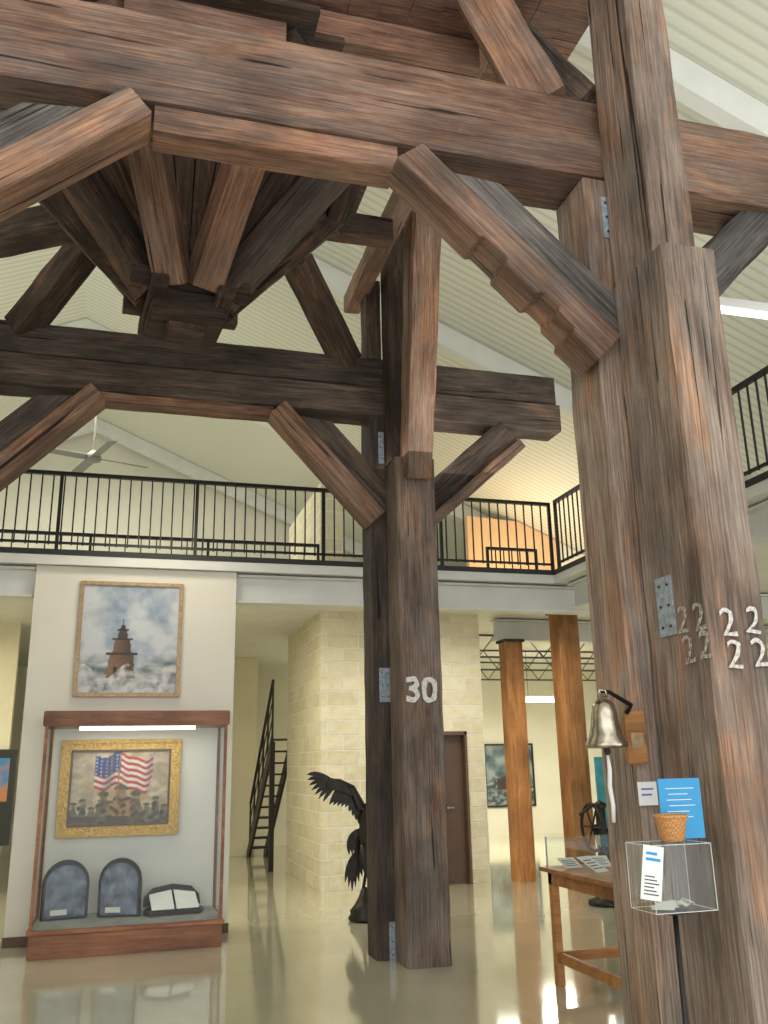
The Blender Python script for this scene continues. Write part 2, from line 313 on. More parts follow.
struct(MB().box(BX+.15,BX+.35,-3,BY,3.38,3.405).box(BX+.15,BX+.35,-3,BY,3.675,3.7).box(BX+.24,BX+.26,-3,BY,3.405,3.675).build('trim_22','steel'))
ibeam_x('trim_23',5.3,11.5,12.55,3.38,3.70)
struct(bx('wall_pier',PL,PRR,9.85,10.25,0,3.71,'pier'))
struct(bx('baseboard_pier',PL-.01,PRR+.01,9.835,9.85,0,.09,'door'))
SY=12.3
SX=2.56; SD=15.0; DX0=ony(443,800,SY).x; DX1=ony(469,800,SY).x; SXR=ony(487,800,SY).x
b=MB().box(SX,DX0,SY,SD,0,3.72).box(DX1,SXR,SY,SD,0,3.72).box(DX0,DX1,SY,SD,2.02,3.72)
struct(b.build('wall_stone','stone',mw=Matrix()))
struct(MB().box(SX,SX+.35,SY,SD,FZ,5.65).build('wall_stone_upper','stone',mw=Matrix()))
d=struct(bx('door_1',DX0+.03,DX1-.03,SY+.12,SY+.17,0,2.0,'door'))
dfr=MB().box(DX0,DX0+.035,SY-.02,SY+.2,0,2.04).box(DX1-.035,DX1,SY-.02,SY+.2,0,2.04).box(DX0,DX1,SY-.02,SY+.2,1.99,2.04).build('door_frame','door',d)
MB().cyl((DX0+.1,SY+.12,1.0),(DX0+.1,SY+.07,1.0),.02).cyl((DX0+.09,SY+.08,1.0),(DX0+.19,SY+.08,1.0),.009).build('door_handle','galv',d)
# upper back room
p=ony(467,520,14.6); q=ony(556,500,14.6); xa,xb=p.x,q.x; xm=ony(515,470,14.6).x
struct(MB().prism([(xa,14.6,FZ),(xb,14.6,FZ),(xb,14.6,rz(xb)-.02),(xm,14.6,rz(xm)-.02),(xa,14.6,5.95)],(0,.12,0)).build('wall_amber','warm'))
struct(MB().prism([(xb,14.62,FZ),(11.5,14.62,FZ),(11.5,14.62,rz(11.5)-.02),(xb,14.62,rz(xb)-.02)],(0,.12,0)).build('wall_upper_right','wall'))
# below the balcony
struct(bx('wall_yellow_left',-9,-1.6,14.0,14.15,0,3.72,'yellow'))
struct(bx('wall_yellow_middle',-.9,2.45,17.9,18.05,0,3.72,'yellow'))
struct(bx('wall_lower_right',2.45,11.5,19.9,20.1,0,3.72,'wall'))
# ================= TIMBER FRAME =================
FR=empty('timber_tower_frame',(.5,5.8,0),'huge weathered heavy timber tower frame with painted numbers on its posts','timber frame')
def mir(x): return 1.12-x
def mirE(x): return .80-x
PX0,PX1,PU=2.39,2.69,2.65
p22=post('post',PX0,PX1,3.30,3.765,0,4.04,'post',FR); p22['label']='thick front post with painted twos'
post('post',PX0+.01,PU,3.38,3.765,4.04,7.6,'post',FR)
post('post',2.28,2.60,3.785,4.12,0,4.74,'post',FR)
p30=post('post',2.30,2.68,7.58,7.94,0,4.40,'post',FR); p30['label']='post painted with the number 30'
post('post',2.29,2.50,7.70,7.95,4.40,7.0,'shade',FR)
post('post',2.15,2.48,7.97,8.3,0,4.98,'grey',FR)
post('post',2.14,2.30,8.0,8.22,5.6,6.5,'grey',FR)
post('post',mir(2.76),mir(2.42),3.30,3.765,0,7.4,'post',FR); post('post',mir(2.5),mir(2.14),3.785,4.12,0,4.74,'post',FR)
post('post',mirE(2.68),mirE(2.30),7.58,7.94,0,6.3,'post',FR); post('post',mirE(2.48),mirE(2.17),7.97,8.3,0,4.98,'grey',FR)
hbeam('beam',-2.9,4.3,3.77,4.13,4.75,5.025,'brown',FR); hbeam('beam',-2.9,4.3,3.84,4.11,5.05,5.33,'brown',FR)
hbeam('beam',-3.0,4.26,7.96,8.30,4.97,5.265,'grey',FR); hbeam('beam',-3.0,4.24,8.0,8.28,5.29,5.60,'grey',FR)
hbeam('corbel',-.04,1.20,3.79,3.98,4.60,4.742,'red',FR)
hbeam('corbel',-.42,1.20,7.97,8.2,4.88,4.965,'red',FR)
def brace(xc,zc,xl,zl,y0,y1,th,m1,m2,notch=False,th2=.2):
    dx,dz=xl-xc,zl-zc; L=math.hypot(dx,dz); t=(dx/L,dz/L); n=(-t[1],t[0])
    if n[1]<0: n=(-n[0],-n[1])
    def P(a,b): return (xc+t[0]*a+n[0]*b, zc+t[1]*a+n[1]*b)
    notched=[P(0,0),P(.40*L,-.0),P(.41*L,.028),P(.52*L,.028),P(.53*L,.0),P(.68*L,.0),P(.695*L,.035),P(.77*L,.035),P(.785*L,.005),P(.86*L,.005),P(.87*L,-.03),P(L,-.03),P(L,th),P(.02*L,th)]
    straight=[P(0,0),P(L,0),P(L,th),P(0,th)]
    out2=[P(.12*L,th+.008),P(L*1.0,th+.008),P(L*1.0,th+th2),P(.3*L,th+th2)]
    plate('brace',notched if notch else straight,y0,y1,t,m1,FR); plate('brace',out2,y0+.06,y1+.08,t,m2,FR)
brace(1.17,4.60,2.25,3.60,3.70,3.93,.18,'brown','silver',True,.22)
lq=ony(0,190,3.70); lx0=mir(1.17); sl=(lq.z-4.62)/(lq.x-lx0); lx1=mir(2.3)
brace(lx0,4.62,lx1,4.62+sl*(lx1-lx0),3.70,3.93,.17,'brown','silver',False,.20)
brace(1.16,4.88,2.14,3.82,7.90,8.18,.19,'brown','grey',False,.24); brace(mirE(1.16),4.88,mirE(2.14),3.86,7.90,8.18,.19,'brown','grey',False,.24)
for (x0,z0,x1,z1,y0,y1,m,fm,th) in ((2.55,3.75,3.55,4.75,3.83,4.05,'silver',mir,.26),(2.42,3.78,3.66,4.92,7.96,8.25,'grey',mirE,.30)):
    for fx in (lambda x:x,fm): timber('brace',(fx(x0),(y0+y1)/2,z0),(fx(x1),(y0+y1)/2,z1),y1-y0,th,m,FR)
timber('brace',(2.42,7.90,3.78-.20),(3.74,7.90,4.88-.13),.13,.11,'brown',FR)
timber('brace',(2.50,7.60,4.20),ony(424,178,6.75),.24,.26,'brown',FR,upv=(0,1,.2),taper=1.2)
timber('brace',(2.43,3.9,5.32),(2.05,4.5,6.6),.2,.22,'grey',FR)
pw=ony(350,298,8.3)
timber('side_rail',(pw.x+.05,8.45,pw.z),(pw.x+.05,3.3,pw.z),.17,.2,'brown',FR)
timber('side_rail',(mirE(pw.x+.05),7.0,pw.z),(mirE(pw.x+.05),3.3,pw.z),.17,.2,'brown',FR)
for fx in (lambda x:x,mir):
    timber('upper_leg',(fx(2.18),3.95,5.3),(fx(1.72),4.3,6.9),.22,.28,'brown',FR)
    timber('upper_leg',(fx(2.40),4.25,5.3),(fx(1.95),4.6,7.0),.22,.24,'grey',FR)
# hub, radial rafters and boarding
hc=ony(184,335,5.7); hx=hc.x; hy=5.7; hz=hc.z
DZ=6.05; RR=1.26; RI=.25
def rot(r,i,off=0): a=R(22.5)+i*PI/4+off; return Vector((hx+r*cos(a),hy+r*sin(a),0))
hm=Matrix.Translation((hx,hy,0))@Matrix.Rotation(R(6),4,'Z')
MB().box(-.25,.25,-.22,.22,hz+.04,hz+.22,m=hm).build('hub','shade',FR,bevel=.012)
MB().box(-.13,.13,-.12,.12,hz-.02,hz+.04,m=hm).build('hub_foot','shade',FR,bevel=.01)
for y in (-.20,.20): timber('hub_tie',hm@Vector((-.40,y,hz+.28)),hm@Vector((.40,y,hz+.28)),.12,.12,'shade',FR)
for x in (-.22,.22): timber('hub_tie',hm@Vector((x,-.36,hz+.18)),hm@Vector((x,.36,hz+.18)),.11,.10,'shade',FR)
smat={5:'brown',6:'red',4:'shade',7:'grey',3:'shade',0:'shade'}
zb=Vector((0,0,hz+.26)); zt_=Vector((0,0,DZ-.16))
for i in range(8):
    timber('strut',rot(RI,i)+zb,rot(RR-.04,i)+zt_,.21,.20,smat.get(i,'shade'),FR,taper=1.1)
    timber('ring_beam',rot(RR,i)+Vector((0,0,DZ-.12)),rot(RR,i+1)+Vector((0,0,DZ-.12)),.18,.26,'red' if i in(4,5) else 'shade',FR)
    A=rot(RI,i)+zb+Vector((0,0,.15)); B=rot(RI,i+1)+zb+Vector((0,0,.15)); C_=rot(RR-.06,i+1)+zt_+Vector((0,0,.08)); D_=rot(RR-.06,i)+zt_+Vector((0,0,.08))
    b=MB(); nb=4
    for j in range(nb):
        t0,t1=j/nb,(j+1)/nb-.02
        b.prism([A.lerp(B,t0),A.lerp(B,t1),D_.lerp(C_,t1),D_.lerp(C_,t0)],(0,0,.03))
    mid0=(A+B)/2; mid1=(C_+D_)/2; m_,_=frame_of(mid0,mid1); bmesh.ops.transform(b.bm,matrix=m_.inverted(),verts=b.bm.verts[:])
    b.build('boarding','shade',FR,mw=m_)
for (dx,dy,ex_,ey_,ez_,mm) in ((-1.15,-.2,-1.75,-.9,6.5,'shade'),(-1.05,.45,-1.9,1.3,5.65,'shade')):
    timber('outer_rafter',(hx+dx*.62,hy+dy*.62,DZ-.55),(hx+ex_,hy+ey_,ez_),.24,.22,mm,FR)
b=MB(); y=hy-RR-.12
while y<hy+RR+.1:
    w=.2; h=min(RR+.12,(RR+.12)*1.414-abs(y+w/2-hy)); b.box(hx-h,hx+h,y,y+w-.006,DZ,DZ+.05); y+=w
b.build('plank_deck','shade',FR)
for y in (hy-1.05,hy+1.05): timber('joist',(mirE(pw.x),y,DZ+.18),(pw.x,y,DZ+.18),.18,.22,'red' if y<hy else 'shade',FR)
b=MB()
for i in range(18): b.box(hx-1.1+i*.2,hx-1.102+(i+1)*.2,3.4,5.0,DZ+.3+.004*(i%2),DZ+.35)
b.build('plank_deck','red',FR)
k0=ony(348,364,8.1); k1=ony(297,262,7.5)
for fx in (lambda x:x,mirE):
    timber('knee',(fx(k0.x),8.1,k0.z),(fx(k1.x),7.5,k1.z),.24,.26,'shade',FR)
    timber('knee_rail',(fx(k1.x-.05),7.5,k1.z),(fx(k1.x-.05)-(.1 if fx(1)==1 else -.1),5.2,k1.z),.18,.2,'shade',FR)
bme=bpy.data.meshes.new('bolt'); bb=MB().cyl((0,-.006,0),(0,0,0),.007,n=6); bb.bm.to_mesh(bme); bb.bm.free(); bme.materials.append(MT['dark'])
def mplate(u0,v0,u1,v1,y,mat='galv',par=FR):
    a=ony(u0,v0,y);b_=ony(u1,v1,y); o=bx('metal_plate',a.x,b_.x,y-.006,y,b_.z,a.z,mat,par)
    for fx_ in (.25,.75):
        for fz in (.15,.5,.85): link('bolt',bme,None,o,Matrix.Translation((a.x+(b_.x-a.x)*fx_,y-.006,b_.z+(a.z-b_.z)*fz)))
mplate(600,197,620,240,3.78); mplate(389,922,401,960,7.96); mplate(378,432,388,464,7.96); mplate(379,668,391,702,7.96)
mplate(613,284,628,313,3.78,'rust')
a=onx(656,580,PX0); b_=onx(678,634,PX0); o=bx('metal_plate',PX0-.009,PX0-.003,b_.y,a.y,b_.z,a.z,'galv',FR)
for fy in (.25,.75):
    for fz in (.15,.5,.85): link('bolt',bme,None,o,Matrix.Translation((PX0-.008,b_.y+(a.y-b_.y)*fy,b_.z+(a.z-b_.z)*fz))@Matrix.Rotation(-PI/2,4,'Z'))
q=ony(421,691,7.575); text('painted_number','30',.31,'paint',p30,face_front((q.x,7.568,q.z),R(-2)),fat=.022)
for (u,v,r_) in ((727,624,4),(752,622,-6),(734,656,-3),(759,654,5)):
    q=ony(u,v,3.295); text('painted_number','2',.175,'chalk',p22,face_front((q.x,3.288,q.z),R(r_)),fat=.002)
for (u,v,r_) in ((684,621,-5),(700,618,4),(690,651,6),(706,646,-4)):
    q=onx(u,v,PX0-.005); text('painted_number','2',.175,'fade',p22,face_left((PX0-.010,q.y,q.z),R(r_)),fat=.002)
# ================= RAILINGS =================
def railing(name,p0,p1,z0,z1,label,group,sp=.115,postsp=1.5):
    p0=Vector((*p0,0));p1=Vector((*p1,0)); L=(p1-p0).length; d=(p1-p0)/L; t=empty(name,(*((p0+p1)/2).xy,z0),label,'railing',group)
    def bar(nm,a,b_,w,za,zb):
        m,Ln=frame_of(a,b_); return MB().box(0,Ln,-w/2,w/2,za,zb,m=m).build(nm,'black',t)
    bar('top_rail',p0,p1,.05,z1-.04,z1); bar('bottom_rail',p0,p1,.03,z0+.08,z0+.105)
    me=bpy.data.meshes.new('baluster'); bm=bmesh.new(); bmesh.ops.create_cube(bm,size=1); bmesh.ops.scale(bm,vec=(.015,.015,z1-z0-.1),verts=bm.verts[:]); bm.to_mesh(me); bm.free(); me.materials.append(MT['black'])
    mp=bpy.data.meshes.new('railing_post'); bm=bmesh.new(); bmesh.ops.create_cube(bm,size=1); bmesh.ops.scale(bm,vec=(.035,.035,z1-z0),verts=bm.verts[:]); bm.to_mesh(mp); bm.free(); mp.materials.append(MT['black'])
    np_=max(1,round(L/postsp))
    for i in range(np_+1):
        link('railing_post',mp,None,t,Matrix.Translation(p0+d*(L*i/np_)+Vector((0,0,(z0+z1)/2))))
    n=int(L/sp)
    for i in range(1,n):
        link('baluster',me,None,t,Matrix.Translation(p0+d*(L*i/n)+Vector((0,0,(z0+z1)/2+.02))))
railing('balcony_railing',(-5.2,BY+.06),(BX,BY+.06),FZ+.01,RZ,'long black metal railing along the front of the rear balcony','black balcony railings')
railing('balcony_railing',(BX+.03,BY-.06),(BX+.03,2.6),FZ+.01,RZ,'black metal railing of the side gallery coming forward at the right','black balcony railings')
railing('balcony_railing',(-5.2,12.0),(SX-.1,12.0),FZ,4.62,'lower black railing set back behind the front balcony railing','black balcony railings',sp=.2)
a=ony(471,540,12.0).x; railing('balcony_railing',(a,11.4),(a+.75,11.4),FZ,4.55,'short black stair railing in front of the peach wall','black balcony railings')
# ================= DISPLAY CASE =================
cx0=onz(29,955,0).x; cx1=onz(222,942,0).x-.03; cy0=9.12; cy1=9.80; CT=2.15
CS=empty('display_case',((cx0+cx1)/2,(cy0+cy1)/2,0),'tall wood-framed glass display case below the lighthouse painting','display case')
MB().box(cx0,cx1,cy0,cy1,0,.20).build('base','case',CS,bevel=.008)
MB().box(cx0-.02,cx1+.02,cy0-.02,cy1,.20,.235).build('base_moulding','case',CS,bevel=.005)
MB().box(cx0+.03,cx1-.03,cy0+.03,cy1-.02,.235,.27).build('display_floor','cloth',CS)
MB().box(cx0-.02,cx1+.02,cy0-.02,cy1,CT-.14,CT).build('top','case',CS,bevel=.008)
for x in (cx0,cx1-.03):
    for y in (cy0,cy1-.03): MB().box(x,x+.03,y,y+.03,.235,CT-.14).build('corner_post','case',CS,bevel=.003)
MB().box(cx0+.035,cx1-.035,cy1-.025,cy1-.01,.27,CT-.14).build('back_panel','linen',CS)
bx('front_glass',cx0+.032,cx1-.032,cy0+.012,cy0+.018,.24,CT-.145,'glass',CS)
for x in (cx0+.014,cx1-.02): bx('side_glass',x,x+.006,cy0+.032,cy1-.032,.24,CT-.145,'glass',CS)
MB().box(cx0+.3,cx1-.3,cy0+.2,cy0+.27,CT-.17,CT-.142).build('lamp_tube','lamp',CS)
def lighthouse(a,b):
    n=nz(a,b,3,1.3); n2=nz(a,b*1.5,9,4)
    sky=mix((.22,.31,.42),(.62,.65,.67),.6+.9*n+.25*n2)
    sea=mix((.14,.19,.21),(.62,.64,.62),.45+.9*nz(a*.7,b*2,8,7))
    h=.25+.04*sin(a*9)+.03*n2
    c=mix(sea,sky,(b-h)*12)
    def tr(x0,x1,y0,y1,t=0):
        k=(b-y0)/(y1-y0) if y1>y0 else 0
        return y0<=b<=y1 and x0+t*k<=a<=x1-t*k
    if tr(.28,.57,.14,.35,.025): c=mix((.28,.16,.09),(.11,.07,.045),(a-.3)*4+.3*n2)
    if tr(.265,.585,.35,.375): c=(.06,.045,.035)
    if tr(.335,.52,.375,.49,.015): c=mix((.22,.13,.08),(.07,.05,.035),(a-.34)*6)
    if tr(.325,.53,.49,.505): c=(.05,.04,.03)
    if tr(.375,.48,.505,.57,.01): c=(.08,.055,.045)
    if tr(.365,.49,.57,.585): c=(.04,.03,.03)
    if tr(.395,.46,.585,.63,.02): c=(.04,.04,.04)
    if tr(.423,.432,.63,.68): c=(.04,.04,.04)
    if .15<b<.24 and (abs(a-.37)<.02 or abs(a-.48)<.02) : c=(.05,.035,.03)
    sp=nz(a,b,10,9)
    if b<.2+.07*sin(a*14+1): c=mix(c,(.68,.69,.67),.45+sp*1.2)
    return c
a0=ony(83,581,9.82); a1=ony(179,697,9.82)
PN=empty('painting',((a0.x+a1.x)/2,9.85,a1.z),'bronze framed oil painting of a brown lighthouse in a stormy sea, on the pier','painting')
picture_frame(PN,a0.x-.02,a1.x+.0,a1.z,a0.z,9.848,9.79,.042,'bframe'); painting('canvas',a0.x+.01,a1.x-.03,a1.z+.03,a0.z-.03,9.82,110,130,lighthouse,PN)
def flagpic(a,b):
    n=nz(a,b,5,2.2); n2=nz(a,b,16,6)
    c=mix((.38,.27,.16),(.64,.54,.38),.5+n*1.2); c=mix(c,(.60,.44,.22),max(0,.6-abs(b-.5)*2)*.6)
    if a<.25 or a>.78: c=mix(c,(.25,.24,.24),.30+.6*n2)
    w=.04*sin(a*15+.5)+.02*sin(a*31)-.10*(a-.5)
    fb=(b-.48-w)/.44
    if .24<a<.82-.1*max(0,.5-fb) and 0<fb<1:
        if a<.50 and fb>.40:
            c=(.03,.07,.24)
            if (int(a*80)%4==0) and (int(fb*28)%3==0): c=(.7,.7,.74)
        else:
            c=(.50,.06,.04) if int(fb*11)%2==0 else (.76,.70,.62)
        c=mix(c,(.1,.08,.10),.1+.5*max(0,sin(a*15+2))**2+.2*n2)
    def fig(x,y,s,col):
        nonlocal c
        e=n2*.02
        if (a-x+e)**2*1.6+(b-y)**2<(s*.15)**2: c=mix((.36,.23,.14),(.16,.08,.05),.5+n2)
        if (a-x)**2+((b-y-s*.08)*1.2)**2<(s*.16)**2 and b>y+s*.05: c=mix((.13,.13,.07),(.05,.05,.03),.4+n2)
        if b<y-s*.1 and abs(a-x+e*1.5)<s*(.13+.55*min(.25,(y-s*.1-b))): c=mix(col,(.05,.045,.03),.4+n2*1.4)
    for i in range(11):
        x=.05+i*.09; fig(x,.27+.06*sin(i*2.3),.22,(.20,.18,.14))
    fig(.34,.38,.34,(.24,.19,.11)); fig(.66,.38,.34,(.22,.17,.09)); fig(.51,.44,.44,(.36,.22,.10))
    if abs(a-.47-(b-.3)*.03)<.006 and b>.3 and b<.95: c=(.3,.2,.1)
    if b<.13: c=mix(c,(.10,.08,.06),.6+n)
    return tuple(x*.9 for x in c)
b0=ony(64,741,9.74); b1=ony(178,833,9.74)
PF=empty('painting',((b0.x+b1.x)/2,9.76,b1.z),'wide gold framed painting of soldiers raising a striped flag, inside the glass case','painting')
fx0,fx1,fz0,fz1=b0.x-.02,b1.x,b1.z-.01,b0.z+.01
picture_frame(PF,fx0,fx1,fz0,fz1,9.774,9.72,.115,'gold'); picture_frame(PF,fx0+.004,fx1-.004,fz0+.004,fz1-.004,9.72,9.695,.035,'gold','frame_moulding'); picture_frame(PF,fx0+.10,fx1-.10,fz0+.10,fz1-.10,9.74,9.712,.022,'door','inner_moulding')
painting('canvas',b0.x+.08,b1.x-.10,b1.z+.09,b0.z-.09,9.735,130,100,flagpic,PF)
def mural(a,b):
    n=nz(a,b,4,3.1); c=mix((.05,.10,.14),(.30,.36,.36),.45+n)
    if b<.4+.1*sin(a*5): c=mix((.03,.06,.08),(.4,.42,.4),.3+nz(a,b*2,9,5))
    if abs(a-.35)<.12 and .25<b<.45+.3*(a-.3): c=(.05,.03,.03)
    return c
m0=ony(483,744,19.88); m1=ony(536,806,19.88)
PM=empty('painting',((m0.x+m1.x)/2,19.88,m1.z),'large dark seascape painting on the far wall behind the wooden column','painting')
picture_frame(PM,m0.x,m1.x,m1.z,m0.z,19.897,19.84,.04,'dark'); painting('canvas',m0.x+.04,m1.x-.04,m1.z+.04,m0.z-.04,19.87,60,60,mural,PM)
def arch_photo(u,w,h,y,rot_,lab):
    c=ony(u,915,y); x=c.x; z=.272; t=empty('arched_photo_stand',(x,y,z),lab,'photo stand','arched photo stands in the glass case')
    mtx=Matrix.Translation((x,y,z))@Matrix.Rotation(rot_,4,'Z')
    def arch(s):
        pts=[(-w/2*s,0),(w/2*s,0)]; zc=h-w/2
        for k in range(13): a=PI*k/12; pts.append((w/2*s*cos(a),zc+w/2*s*sin(a)))
        return pts
    MB().prism([mtx@Vector((px,0,pz)) for px,pz in arch(1)],mtx.to_3x3()@Vector((0,.05,0))).build('frame','black',t,bevel=.008)
    MB().prism([mtx@Vector((px,-.006,pz*.93+.02)) for px,pz in arch(.86)],mtx.to_3x3()@Vector((0,.004,0))).build('photo','bluegrey',t,bevel=.002)
    MB().box(-.012,.012,.04,.12,0,.012,m=mtx).build('foot','black',t)
    MB().box(-w*.30,w*.05,-.014,-.008,h*.08,h*.17,m=mtx).build('caption_card','linen',t)
arch_photo(64,.42,.52,9.45,R(8),'wide arched dark glassy photo stand nearest the left end of the case')
arch_photo(118,.40,.52,9.40,R(-14),'wide arched dark photo stand beside the black paper tray')
c=ony(174,905,9.40); x=c.x
TR=empty('paper_tray',(x,9.4,.272),'low rounded black tray holding white papers at the right of the case','tray')
mt=Matrix.Translation((x,9.4,.272))@Matrix.Rotation(R(6),4,'Z')@Matrix.Scale(1.1,4)
MB().prism([mt@Vector(q) for q in ((-.22,-.1,0),(.22,-.1,0),(.26,0,.0),(.22,.16,.0),(-.22,.16,.0),(-.26,0,0))],(0,0,.05)).build('tray_base','black',TR,bevel=.01)
MB().prism([mt@Vector(q) for q in ((-.20,-.09,.05),(-.01,-.09,.05),(-.01,.12,.17),(-.20,.12,.14))],(0,.01,.012)).build('paper','white',TR)
MB().prism([mt@Vector(q) for q in ((.01,-.09,.05),(.20,-.09,.05),(.20,.12,.14),(.01,.12,.17))],(0,.01,.012)).build('paper','white',TR)
MB().prism([mt@Vector(q) for q in ((-.25,.12,.05),(.25,.12,.05),(.24,.135,.13),(.17,.14,.20),(0,.145,.225),(-.17,.14,.20),(-.24,.135,.13))],(0,.02,0)).build('backrest','black',TR)
# ================= EAGLE =================
ec=onz(360,921,0); ex,ey=ec.x+.06,ec.y
EG=empty('eagle_sculpture',(ex,ey,0),'dark bronze eagle sculpture with splayed raised wings behind post 30','sculpture')
MB().lathe([(.17,0),(.19,.03),(.16,.07),(.17,.10),(.11,.17),(.07,.24),(.04,.32),(.0,.34)],(ex,ey,0),14).build('rock_base','bronze',EG,smooth=True)
E=lambda dx,dy,z: Vector((ex+dx,ey+dy,z))
b=MB().tube([E(.03,.02,.60),E(.02,0,.70),E(.03,0,.86),E(.05,-.02,1.02),E(.07,-.05,1.16),E(.10,-.09,1.26),E(.13,-.14,1.32),E(.16,-.19,1.31)],[(.03,.03),(.06,.06),(.10,.09),(.11,.10),(.075,.08),(.05,.05),(.06,.055),(.025,.025)],14)
b.tube([E(.0,-.02,.76),E(-.03,-.03,.62),E(.0,-.05,.48),E(-.02,0,.32)],[.06,.04,.02,.016],8); b.tube([E(.08,-.02,.76),E(.09,-.03,.62),E(.07,-.05,.48),E(.04,0,.32)],[.06,.04,.02,.016],8)
b.build('body','bronze',EG,smooth=True)
MB().tube([E(.15,-.17,1.315),E(.18,-.22,1.30),E(.19,-.245,1.27)],[.024,.017,.004],8).build('beak','bronze',EG,smooth=True)
def feather(bm_,pts,w,th=.006,nrm=(0,-1,.1)):
    pts=[Vector(p) for p in pts]; n=Vector(nrm).normalized(); N_=7; L_=[];R_=[]
    for i in range(N_):
        t=i/(N_-1)
        p=(pts[0]*(1-t)**2+pts[1]*2*t*(1-t)+pts[2]*t*t); d=((pts[1]-pts[0])*(1-t)+(pts[2]-pts[1])*t).normalized(); s=d.cross(n).normalized()
        k=w/2*(.45+.75*sin(PI*min(1,t*.75+.1)))*(1 if t<.8 else (1-t)/.2*.85+.12)
        L_.append(p+s*k); R_.append(p-s*k)
    bm_.prism(L_+R_[::-1],n*th)
for sgn in (-1,1):
    b=MB()
    if sgn<0: J=[E(-.02,.02,1.14),E(-.13,.03,1.36),E(-.27,.02,1.43),E(-.37,-.01,1.45)]
    else: J=[E(.10,.02,1.10),E(.24,.06,1.32),E(.40,.10,1.42),E(.52,.12,1.55)]
    b.tube(J,[.055,.04,.03,.016],8)
    for i in range(7):
        t=i/6; root=J[3].lerp(J[2],t)
        an=R(158+t*62) if sgn<0 else R(70-t*70); L_=.30-.05*t if sgn<0 else .42-.08*t
        d=Vector((cos(an),-.05,sin(an))); bend=Vector((0,0,-.05)) if sgn<0 else Vector((.03,0,-.04))
        feather(b,[root,root+d*L_*.55-bend*.6,root+d*L_+bend],.042)
    for i in range(9):
        t=i/8; root=(J[2].lerp(J[1],t*2) if t<.5 else J[1].lerp(J[0],t*2-1))+Vector((0,.004*i,.0)); L_=.24-.07*t
        feather(b,[root,root+Vector((.02*sgn,0,-L_*.5)),root+Vector((.10*sgn*(1-t)-.02,0,-L_))],.05)
    for i in range(9):
        t=i/8; root=J[3].lerp(J[1],t)+Vector((0,-.014,.02)); feather(b,[root,root+Vector((.01*sgn,0,-.06)),root+Vector((.05*sgn*(1-t),-.0,-.11))],.045)
    b.build('wing','bronze',EG)
b=MB()
for i in range(7):
    t=i/6; base=E(-.0+.03*t,.05,.74)
    feather(b,[base,base+Vector((-.17+.10*t,.03,-.10)),base+Vector((-.20+.20*t,.04,-.46+.05*abs(i-2)))],.045)
for i in range(5):
    t=i/4; base=E(-.03+.03*t,.03,.92); feather(b,[base,base+Vector((-.16+.08*t,.02,-.04)),base+Vector((-.13+.12*t,.03,-.26))],.05)
b.build('tail','bronze',EG)
# ================= TABLE =================
tp=onz(555,985,0); TX=tp.x; TY=tp.y; TW=.85; TL=1.6; TH=.82
TB=empty('display_table',(TX+TW/2,TY-TL/2,0),'light orange wooden table under a low glass cover, behind the thick front post','table')
MB().box(TX-.05,TX+TW,TY-TL,TY+.05,TH-.03,TH).build('tabletop','orange',TB,bevel=.006)
MB().box(TX,TX+.03,TY-TL+.05,TY,TH-.12,TH-.03).box(TX+TW-.08,TX+TW-.05,TY-TL+.05,TY,TH-.12,TH-.03).box(TX,TX+TW-.05,TY-.03,TY,TH-.12,TH-.03).build('apron','orange',TB)
for x in (TX,TX+TW-.11):
    for y in (TY-.06,TY-TL+.05): MB().box(x,x+.06,y,y+.06,0,TH-.03).build('leg','orange',TB,bevel=.004)
MB().box(TX+.01,TX+.05,TY-TL+.1,TY-.06,.16,.23).build('stretcher','orange',TB,bevel=.004); MB().box(TX+TW-.1,TX+TW-.06,TY-TL+.1,TY-.06,.16,.23).build('stretcher','orange',TB,bevel=.004)
MB().box(TX+.06,TX+TW-.11,TY-.05,TY-.01,.16,.23).build('stretcher','orange',TB,bevel=.004)
GC=empty('glass_cover',(TX+TW/2,TY-TL/2,TH),'low clear glass cover resting on the wooden table','glass case')
gz_=TH+.001; gt=TH+.21
bx('glass_panel',TX+.0,TX+.006,TY-TL+.05,TY,gz_,gt,'acrylic',GC); bx('glass_panel',TX+TW-.06,TX+TW-.054,TY-TL+.05,TY,gz_,gt,'acrylic',GC); bx('glass_panel',TX+.006,TX+TW-.06,TY-.006,TY,gz_,gt,'acrylic',GC); bx('glass_panel',TX+.0,TX+TW-.054,TY-TL+.05,TY,gt,gt+.006,'acrylic',GC)
for (x,y) in ((TX,TY),(TX,TY-TL+.05),(TX+TW-.055,TY),(TX+TW-.055,TY-TL+.05)): bx('metal_edge',x-.004,x+.006,y-.006,y+.004,gz_,gt+.008,'galv',GC)
for i,(dx,dy_,w,h,r,lab) in enumerate(((.14,.18,.15,.13,10,'white card nearest the far corner under the glass cover'),(.35,.2,.17,.14,-12,'second white card from the far corner under the glass cover'),(.20,.50,.14,.2,25,'tall white card lying askew under the glass cover'),(.45,.5,.15,.12,-8,'white card in the middle of the glass cover'),(.22,.9,.2,.14,14,'wide white card toward the near end under the glass cover'))):
    m=Matrix.Translation((TX+dx,TY-dy_,gz_+.001))@Matrix.Rotation(R(r),4,'Z')@Matrix.Rotation(R(28),4,'X')
    t=empty('exhibit_card',m.translation,lab,'card','white cards under the glass cover'); MB().box(-w/2,w/2,0,h,0,.004,m=m).build('card','white',t)
    b=MB()
    for k in range(4): b.box(-w*.38,w*(.38-.1*(k%2)),h*(.2+.17*k),h*(.25+.17*k),.0045,.005,m=m)
    b.build('printing','ink',t)
